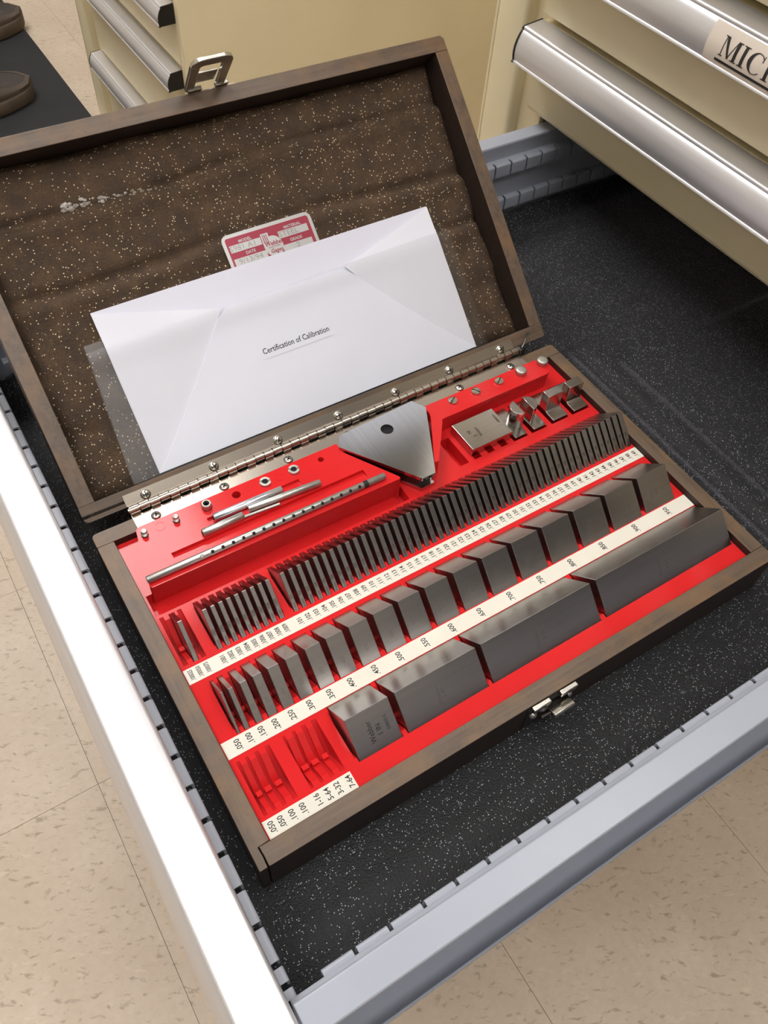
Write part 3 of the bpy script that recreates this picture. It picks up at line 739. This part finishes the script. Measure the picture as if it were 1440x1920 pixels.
holes += [(a, b, 6.12, 7.22) for a, b in jh]
mb = MB()
xs_ = sorted(set([TX0, TX1]+[h for q in holes for h in q[:2]])); ys_ = sorted(set([TY0, TY1]+[h for q in holes for h in q[2:]]))
# merge cells row by row
for j in range(len(ys_)-1):
    ym = (ys_[j]+ys_[j+1])/2; start = None
    segs = []
    cuts = sorted([(q[0], q[1]) for q in holes if q[2] < ym < q[3]])
    x = TX0
    for a, b in cuts:
        if a > x+1e-6: segs.append((x, a))
        x = max(x, b)
    if x < TX1-1e-6: segs.append((x, TX1))
    for a, b in segs: mb.add([(a, ys_[j], ZT), (b, ys_[j], ZT), (b, ys_[j+1], ZT), (a, ys_[j+1], ZT)], [(0, 1, 2, 3)])
mb.walls([(TX0, TY0), (TX1, TY0), (TX1, TY1), (TX0, TY1)], -.9, ZT)
mb.build('tray_top', 'red_plastic', tray, smooth=0, recalc=False)
def pit_mesh(yc, hf, slots, x0, x1, off=.17, tab=.11):
    mb = MB(); y0, y1 = yc-hf, yc+hf
    ap = -.203-BH-.004 if hf > .65 else ZT-hf
    ys = [y0, y0+.001, y0+tab, y0+tab+.001, yc-.16, yc-.159, yc-.06, yc-.059, yc, yc+.08, y1-tab-.001, y1-tab, y1-.001, y1]
    def vs(y): return ap+abs(y-yc)
    def slot(y): return ZT if y in (y0, y1) else min(ZT, vs(y))
    def div(y):
        if y <= y0+tab or y >= y1-tab: return ZT
        z = vs(y)+off
        if yc-.159 <= y <= yc-.06: z = vs(yc-.159)+off+.10
        return min(ZT, z)
    flat = lambda y: ZT
    segs = []; x = x0
    for a, b in slots:
        if a > x+1e-6: segs.append((x, a, div))
        segs.append((a, b, slot)); x = b
    if x1 > x+1e-6: segs.append((x, x1, div))
    prev = flat; px = x0
    for a, b, f in segs+[(x1, x1, flat)]:
        A = [(a, y, prev(y)) for y in ys]; B = [(a, y, f(y)) for y in ys]; n = len(ys)
        for i in range(n-1):
            if abs(A[i][2]-B[i][2]) < 1e-6 and abs(A[i+1][2]-B[i+1][2]) < 1e-6: continue
            mb.add([A[i], A[i+1], B[i+1], B[i]], [(0, 1, 2, 3)])
        if b > a+1e-6:
            C = [(b, y, f(y)) for y in ys]
            for i in range(n-1): mb.add([B[i], C[i], C[i+1], B[i+1]], [(0, 1, 2, 3)])
        prev = f
    return mb
for p in pits: pit_mesh(*p).build('slot_bank', 'red_plastic', tray, smooth=0, recalc=False)
mb = MB()
for a, b, c, d in smalls+[(a, b, 6.12, 7.22) for a, b in jh]:
    z0 = -.6
    mb.walls([(a, c), (b, c), (b, d), (a, d)], z0, ZT); mb.add([(a, c, z0), (b, c, z0), (b, d, z0), (a, d, z0)], [(0, 1, 2, 3)])
a, b, c, d = TR
mb.walls([(a+.04, c+.03), (b, c+.03), (b, d), (a+.04, d)], -.55, ZT, [(a, c), (b, c), (b, d), (a, d)]); mb.add([(a+.04, c+.03, -.55), (b, c+.03, -.55), (b, d, -.55), (a+.04, d, -.55)], [(0, 1, 2, 3)])
mb.build('pocket', 'red_plastic', tray, smooth=0, recalc=False)
# raised accessory shelf, left part
PZ = .30
PL = [(.66, 6.29), (6.90, 6.215)]+[(6.955, 6.225), (6.96, 6.28)]+[(6.17, 7.60), (6.15, 7.94), (1.02, 7.945)]+arc(1.02, 7.82, .125, 90, 175, 5)[1:]+[(.60, 6.36), (.615, 6.31)]
hl = []
hl.append((circ(3.31, 7.70, .105, 20), .45)); hl.append((circ(5.57, 7.68, .075, 18), .45))
hl.append(([(1.34, 6.69), (6.3, 6.66), (6.3, 6.90), (1.34, 6.925)], .11))
hl.append(([(2.42, 7.19), (4.80, 7.19), (4.80, 7.41), (2.42, 7.41)], .07))
for x, y in ((1.03, 7.66), (1.80, 7.69)): hl.append((circ(x, y, .085, 16), .3))
hl.append((circ(2.56, 7.70, .125, 20), .2))
mb = MB().plate([PL]+[h[0] for h in hl], PZ)
PLb = [(x, y+.15) if y < 6.32 and x < 6.93 else (x, y) for x, y in PL]
mb.walls(PLb, -.56, PZ, PL)
for h, dp in hl:
    mb.walls(h, PZ-dp, PZ); mb.add([(p[0], p[1], PZ-dp) for p in h], [tuple(range(len(h)))])
mb.build('accessory_shelf', 'red_plastic', tray, smooth=30, recalc=False)
# raised ring marks moulded in the shelf
def ring_mark(x, y, z, r, name='ring_mark'):
    n = 24; mb = MB()
    a = circ(x, y, r, n); b = circ(x, y, r-.018, n)
    mb.walls(a, z, z+.006); mb.walls(b, z, z+.006); mb.add([(p[0], p[1], z+.006) for p in a]+[(p[0], p[1], z+.006) for p in b], [(i, (i+1) % n, n+(i+1) % n, n+i) for i in range(n)])
    mb.build(name, 'red_plastic', tray, smooth=0, recalc=False)
ring_mark(1.42, 7.73, PZ, .13); ring_mark(4.43, 7.69, PZ, .12); ring_mark(3.9, .56, ZT, .12)
# right part of the shelf, with the narrow arm beside the triangle
PR = [(8.76, 7.945), (12.40, 7.935)]+arc(12.44, 7.70, .225, 90, -30, 7)+[(12.50, 7.37), (12.42, 7.34), (9.02, 7.345)]+arc(8.98, 7.28, .065, 90, 180, 3)[1:]+[(8.13, 6.28), (8.09, 6.225), (8.0, 6.225), (7.965, 6.25), (8.74, 7.56), (8.78, 7.70)]
hr = [(circ(x, y, .05, 12), .2) for x, y in ((9.55, 7.73), (10.29, 7.72), (11.06, 7.73), (11.81, 7.74))]
mb = MB().plate([PR], PZ); mb.walls(PR, ZT, PZ)
mb.build('accessory_shelf', 'red_plastic', tray, smooth=30, recalc=False)
# printed strips
def strip(x0, x1, y0, y1, items, name='label_strip', size=.125, sx=1.0):
    st = MB().box(x0, x1, y0, y1, ZT+.001, ZT+.014).build(name, 'strip_white', tray, smooth=0)
    for s_, x, sz, k_ in items:
        mb = MB(); text(mb, s_, sz*1.06, (x, (y0+y1)/2+.005, ZT+.0165), rot=PI/2, sx=k_, bold=.014)
        mb.build('printed_number', 'print_black', st, recalc=False)
it = [('.1000%02d' % v, .56+.18*i, .13, .62) for i, v in enumerate((25, 50, 75))]
it += [('.100%d' % (i+1), 1.285+.1848*i, .14, .74) for i in range(9)]
it += [('.%d' % (101+i), 3.115+.2056*i, .145, .80) for i in range(49)]
strip(.43, 13.14, 4.035, 4.395, it)
x2l = [.735, .99, 1.26, 1.57, 1.94, 2.36, 2.83, 3.33, 3.92, 4.53, 5.19, 5.90, 6.68, 7.52, 8.39, 9.32, 10.29, 11.35, 12.40]
strip(.43, 13.14, 2.20, 2.575, [('.%03d' % (50*(i+1)), x2l[i], .16, .86) for i in range(19)])
strip(.435, 2.345, .45, .81, [(s_, x, .155, .86) for s_, x in zip(('.050', '.050', '.100', '.100', '1-16', '5-64', '3-32', '7-64'), (.575, .775, 1.01, 1.24, 1.56, 1.78, 2.0, 2.26))])

# ================================================================== gauge blocks
ZC = -.203
DW = ['zero', 'one', 'two', 'three', 'four', 'five', 'six', 'seven', 'eight', 'nine']
def words(n): return 'point '+' '.join(DW[int(c)] for c in str(n))
def block(x, t, yc, label, group, etch=None, pale='etch', name='gauge_block'):
    th = thing(name, label, 'gauge block', (x+t/2, yc, ZC-BH), group)
    h = BH-.001
    b = MB().prism([(yc, ZC+h), (yc-h, ZC), (yc, ZC-h), (yc+h, ZC)], 0, x, x+t).build('block', 'gauge_steel', th, smooth=0, bevel=min(.008, t*.1), seg=1)
    if etch:
        q = math.sqrt(.5)
        # (u along x, v along the sloping front face from its lower edge)
        fn = lambda p: (p[0], yc-h+p[1]*q-p[2]*q, ZC+p[1]*q+p[2]*q)
        mb = MB()
        for s_, sz, u, v, k_ in etch: text(mb, s_, sz, (x+t*u, v, .0015), fn=fn, rot=PI/2, sx=k_)
        mb.build('engraving', pale, th, recalc=False)
    return th
G1 = 'thin gauge blocks of the back row'; G2 = 'gauge blocks of the middle row'; G4 = 'long gauge blocks of the front row'
for (x, t) in row1a: block(x, t, YC1, 'lone thin steel gauge block between two empty slots at the left end', G1, [('10005', .105, .5, .33, .8)], 'etch_pale')
for i, (x, t) in enumerate(row1b): block(x, t, YC1, 'thin steel gauge block above the printed '+words('100%d' % (i+1)), G1, [('100%d' % (i+1), .10, .5, .40, .8), ('Webber', .075, .5, .12, .8)])
for i, (x, t) in enumerate(row1c): block(x, t, YC1, 'thin steel gauge block above the printed '+words(101+i), G1, [('%d' % (101+i), .10, .5, .36, .8), ('Webber', .075, .5, .12, .8)])
for i, (x, t) in enumerate(row2):
    s_ = '%03d' % (50*(i+1)) if i != 1 else '100'
    e = [(s_, .11 if t < .3 else .13, .5, .36, .9)]
    if t >= .55: e = [(s_, .13, .5, .42, .9), ('USA', .08, .68, .42, .8), ('Webber', .10, .32, .42, .8)]
    block(x, t, YC2, '%s steel gauge block above %s on the middle white strip' % ('thin' if t < .16 else ('narrow' if t < .5 else 'broad'), words('%03d' % (50*(i+1)))), G2, e, 'etch_pale' if i == 1 else 'etch_faint')
for i, (x, t) in enumerate(row4):
    if i == 0: e = [('Webber', .17, .42, .45, .85), ('1 IN', .16, .60, .42, .9), ('G0805515', .10, .80, .48, .8)]
    else: e = [('Webber', .14, .44, .42, .85), ('%d IN' % (i+1), .14, .50, .42, .9)]
    block(x, t, YC4, ['short steel gauge block engraved 1 IN, first in the front row', 'steel gauge block about twice as long as tall, second in the front row', 'long steel gauge block, third in the front row', 'longest steel gauge block at the right end of the front row'][i], G4, e, 'etch' if i == 0 else 'etch_faint')

# ================================================================== accessories
# triangular plate set
tri = thing('triangular_plate', 'blue-grey steel triangular plate with one hole, standing over the tray', 'steel plate', (7.4, 7.0, ZT))
TP = [(6.305, 8.065), (6.115, 7.735), (7.365, 5.88), (7.745, 5.885), (8.755, 7.83), (8.55, 8.195)]
tc_ = (sum(p[0] for p in TP)/6, sum(p[1] for p in TP)/6)
sc_ = lambda k_, q=TP: [(tc_[0]+(p[0]-tc_[0])*k_, tc_[1]+(p[1]-tc_[1])*k_) for p in q]
hc = (7.47, 7.665)
mb = MB().plate([TP, circ(hc[0], hc[1], .165, 28)], .40).plate([TP, circ(hc[0], hc[1], .165, 28)], .30)
mb.walls(TP, .30, .40); mb.walls(circ(hc[0], hc[1], .165, 28), .30, .40)
mb.build('upper_plate', 'tri_steel', tri, smooth=30, bevel=.01, seg=1)
clampy = lambda q: [(x, min(y, 7.95)) for x, y in q]
MB().prism(clampy(sc_(.90)), 2, -.06, .30).build('spacer', 'black_plastic', tri, smooth=0)
MB().prism(clampy([(6.42, 7.95), (6.28, 7.70), (7.42, 5.93), (7.79, 5.94), (8.62, 7.62), (8.45, 7.95)]), 2, ZT+.003, -.06).build('lower_plate', 'tri_steel', tri, smooth=0)
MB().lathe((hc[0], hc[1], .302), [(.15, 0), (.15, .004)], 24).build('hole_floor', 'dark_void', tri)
# rods
def rod(name, label, p0, p1, r, mat, extra=None):
    mid = tuple((a+b)/2 for a, b in zip(p0, p1)); t = thing(name, label, 'rod', (mid[0], mid[1], mid[2]-r))
    d = (Vector(p1)-Vector(p0)).normalized(); L_ = (Vector(p1)-Vector(p0)).length
    MB().lathe(p0, [(r*.86, 0), (r, .015), (r, L_-.015), (r*.86, L_)], 24, d).build('shaft', mat, t, smooth=50)
    return t
r_ = .085
t = rod('steel_rod', 'long grey steel rod drilled with a row of small holes', (.60, 6.47, PZ+r_), (6.62, 6.42, PZ+r_), r_, 'dull_steel')
for i in range(17):
    x = 1.87+.2515*i; y = 6.47-.0083*(x-.6); a = math.radians(118)
    nrm = Vector((0, -math.sin(math.radians(38)), math.cos(math.radians(38))))
    if i == 0:
        n_ = 18; mb = MB(); c0 = Vector((x, y, PZ+r_))+nrm*r_
        mb.lathe(c0-nrm*.002, [(.042, 0), (.042, .003)], n_, nrm); mb.build('hole', 'etch', t); mb = MB(); mb.lathe(c0-nrm*.002, [(.034, 0), (.034, .0045)], n_, nrm); mb.build('plug', 'dull_steel', t)
    else:
        c0 = Vector((x, y, PZ+r_))+nrm*r_; MB().lathe(c0-nrm*.01, [(.040, 0), (.040, .0115)], 16, nrm).build('hole', 'dark_void', t)
MB().tube((6.02, 6.425, PZ+r_), (6.14, 6.424, PZ+r_), r_*1.012, 24).build('band', 'etch', t, smooth=50)
t = rod('steel_rod', 'short bright steel tube lying nearest the hinge on the red shelf', (2.55, 7.315, PZ+.04), (4.30, 7.285, PZ+.04), .1, 'bright_rod')
MB().lathe((2.546, 7.315, PZ+.04), [(.06, 0), (.06, .002)], 16, (-1, 0, 0)).build('bore', 'dark_void', t)
t = rod('steel_rod', 'short dull steel rod with a thin stepped end, below the bright tube', (2.15, 7.035, PZ+.06), (3.17, 7.035, PZ+.06), .095, 'dull_steel')
MB().tube((3.17, 7.0, PZ+.04), (4.05, 6.935, PZ+.04), .04, 14).build('thin_end', 'dull_steel', t, smooth=50)
MB().lathe((2.146, 7.035, PZ+.06), [(.05, 0), (.05, .002)], 16, (-1, 0, 0)).build('bore', 'dark_void', t)
t = rod('steel_rod', 'worn steel rod beside the thin stepped rod, ending left of the triangle', (3.34, 7.12, PZ+.085), (5.17, 7.00, PZ+.085), .085, 'dull_steel')
# studs, cap, nuts
def stud(x, y, label):
    t = thing('threaded_stud', label, 'stud', (x, y, PZ-.3))
    pr = [(.07, 0), (.07, .34)]
    for i in range(6): pr += [(.062, .345+.016*i), (.074, .353+.016*i)]
    pr += [(.068, .45), (.055, .475), (.045, .475), (.02, .468)]
    MB().lathe((x, y, PZ-.3), pr, 18).build('stud', 'dull_steel', t, smooth=30)
stud(1.03, 7.66, 'small threaded steel stud at the left corner of the red shelf')
stud(1.80, 7.69, 'small threaded steel stud between the corner stud and the socket cap')
t = thing('socket_cap', 'short round steel cap with a hexagon socket on the red shelf', 'cap', (2.56, 7.70, PZ-.2))
n_ = 24; mb = MB(); o_ = circ(2.56, 7.70, .115, n_); i_ = circ(2.56, 7.70, .078, n_); zt_ = PZ+.16
mb.walls(o_, PZ-.2, zt_-.015); mb.walls(o_, zt_-.015, zt_, circ(2.56, 7.70, .10, n_)); o2 = circ(2.56, 7.70, .10, n_)
mb.add([(p[0], p[1], zt_) for p in o2]+[(p[0], p[1], zt_) for p in i_], [(i, (i+1) % n_, n_+(i+1) % n_, n_+i) for i in range(n_)])
mb.walls(i_, zt_-.09, zt_); mb.build('ring', 'dull_steel', t, smooth=40)
mb = MB(); a6 = circ(2.56, 7.70, .052, 6); mb.plate([circ(2.56, 7.70, .078, 24), a6], zt_-.03); mb.walls(a6, zt_-.12, zt_-.03); mb.add([(p[0], p[1], zt_-.12) for p in a6], [tuple(range(6))])
mb.build('hex_socket', 'etch', t, smooth=0)
def nut(x, y, label, a):
    t = thing('slotted_nut', label, 'nut', (x, y, PZ))
    n_ = 28; mb = MB(); segs = [(a+22, a+158), (a+202, a+338)]
    for s0, s1 in segs:
        po = arc(x, y, .135, s0, s1, 12); pi = arc(x, y, .075, s1, s0, 12)
        mb.prism(po+pi, 2, PZ, PZ+.06)
    mb.build('ring', 'dull_steel', t, smooth=40)
    mb = MB(); mb.lathe((x, y, PZ), [(.135, 0), (.135, .025)], 28); mb.build('base_ring', 'dull_steel', t, smooth=40)
    MB().lathe((x, y, PZ+.025), [(.075, 0), (.075, .002)], 20).build('bore', 'dark_void', t)
nut(4.06, 7.69, 'slotted steel ring nut nearer the bright tube', -20)
nut(4.83, 7.69, 'slotted steel ring nut nearer the triangular plate', -20)
def slot_screw(x, y, label, a):
    t = thing('slotted_screw', label, 'screw', (x, y, PZ))
    MB().lathe((x, y, PZ+.002), [(.125, 0), (.125, .045), (.12, .055), (.07, .066), (.01, .068)], 24).build('head', 'screw_steel', t, smooth=40)
    c_, d_ = math.cos(a), math.sin(a); l_, w_ = .122, .014
    mb = MB(); v = [(x+c_*u-d_*v_, y+d_*u+c_*v_, PZ+h) for h in (.04, .0715) for u, v_ in ((-l_, -w_), (l_, -w_), (l_, w_), (-l_, w_))]
    mb.add(v, [(4, 5, 6, 7), (0, 1, 5, 4), (1, 2, 6, 5), (2, 3, 7, 6), (3, 0, 4, 7)]); mb.build('slot', 'etch', t, smooth=0)
slot_screw(9.55, 7.735, 'slotted screw head nearest the triangular plate', .55)
slot_screw(10.29, 7.72, 'slotted screw head in the middle of three', -.95)
slot_screw(11.06, 7.73, 'slotted screw head next to the knurled knobs', .6)
def thumb(x, y, label):
    t = thing('knurled_knob', label, 'knob', (x, y, PZ))
    n_ = 40; pts = [(.158 if i % 2 else .147) for i in range(n_)]; mb = MB()
    lo_ = [(x+pts[i]*math.cos(2*PI*i/n_), y+pts[i]*math.sin(2*PI*i/n_)) for i in range(n_)]
    mb.prism(lo_, 2, PZ+.002, PZ+.11); mb.build('knurled_rim', 'dull_steel', t, smooth=0)
    MB().lathe((x, y, PZ+.11), [(.15, 0), (.148, .02), (.13, .034), (.08, .042), (.01, .045)], 28).build('top', 'knob_steel', t, smooth=50)
thumb(11.79, 7.72, 'knurled steel knob beside the three slotted screws')
thumb(12.55, 7.74, 'knurled steel knob at the right end of the red shelf')
# flat 1 IN block
t = thing('base_block', 'flat steel block engraved 1 IN lying in front of the slotted screws', 'gauge block', (9.85, 6.72, ZT))
MB().box(9.17, 10.46, 6.24, 7.19, ZT+.002, .09).build('block', 'jaw_steel', t, smooth=0, bevel=.012)
mb = MB(); text(mb, 'IN', .14, (9.42, 6.77, .092), rot=-PI/2-.0, sx=.8); text(mb, '1', .2, (9.52, 6.60, .092), rot=PI/2, sx=.8); text(mb, 'Webber', .12, (9.66, 6.68, .092), rot=PI/2, sx=.8)
text(mb, 'G0805515', .08, (10.34, 6.83, .092), rot=PI/2, sx=.9, bold=.02)
mb.build('engraving', 'etch', t, recalc=False)
# jaws
def jaw(x0, x1, label, kind):
    t = thing('steel_jaw', label, 'jaw', ((x0+x1)/2, 6.6, -.4))
    zt_ = -.13
    xc = (x0+x1)/2
    if kind == 'L':
        MB().prism([(6.16, zt_), (6.45, zt_+.01), (6.50, zt_+.03), (6.525, zt_+.08), (6.53, .39), (6.545, .41), (6.78, .41), (6.79, .40), (6.79, zt_), (7.17, zt_), (7.17, -.4), (6.16, -.4)], 0, x0, x1).build('body', 'jaw_steel', t, smooth=35, bevel=.01)
    else:
        MB().prism(rrect(x0, x1, 6.16, 7.17, .05), 2, -.4, zt_).build('body', 'jaw_steel', t, smooth=35, bevel=.008)
        if kind == 'R': pts = [(x0+.03, 6.385), (x0+.03, 6.895)]+arc(x0+.03, 6.64, .255, 90, -90, 14)[1:-1]
        else: pts = [(x1-.02, 6.895), (x1-.02, 6.385)]+arc(x1-.02, 6.64, .255, 270, 90, 14)[1:-1]
        MB().prism(pts, 2, zt_, .41).build('half_round', 'jaw_steel', t, smooth=35, bevel=.01)
jaw(10.53, 10.92, 'steel jaw with a half-round post bulging left, beside the flat block', 'Lh')
jaw(11.15, 11.55, 'steel jaw with a half-round post, flat side to the left', 'R')
jaw(11.81, 12.30, 'L-shaped steel jaw left of the rightmost one', 'L')
jaw(12.53, 13.02, 'L-shaped steel jaw at the right end against the case wall', 'L')
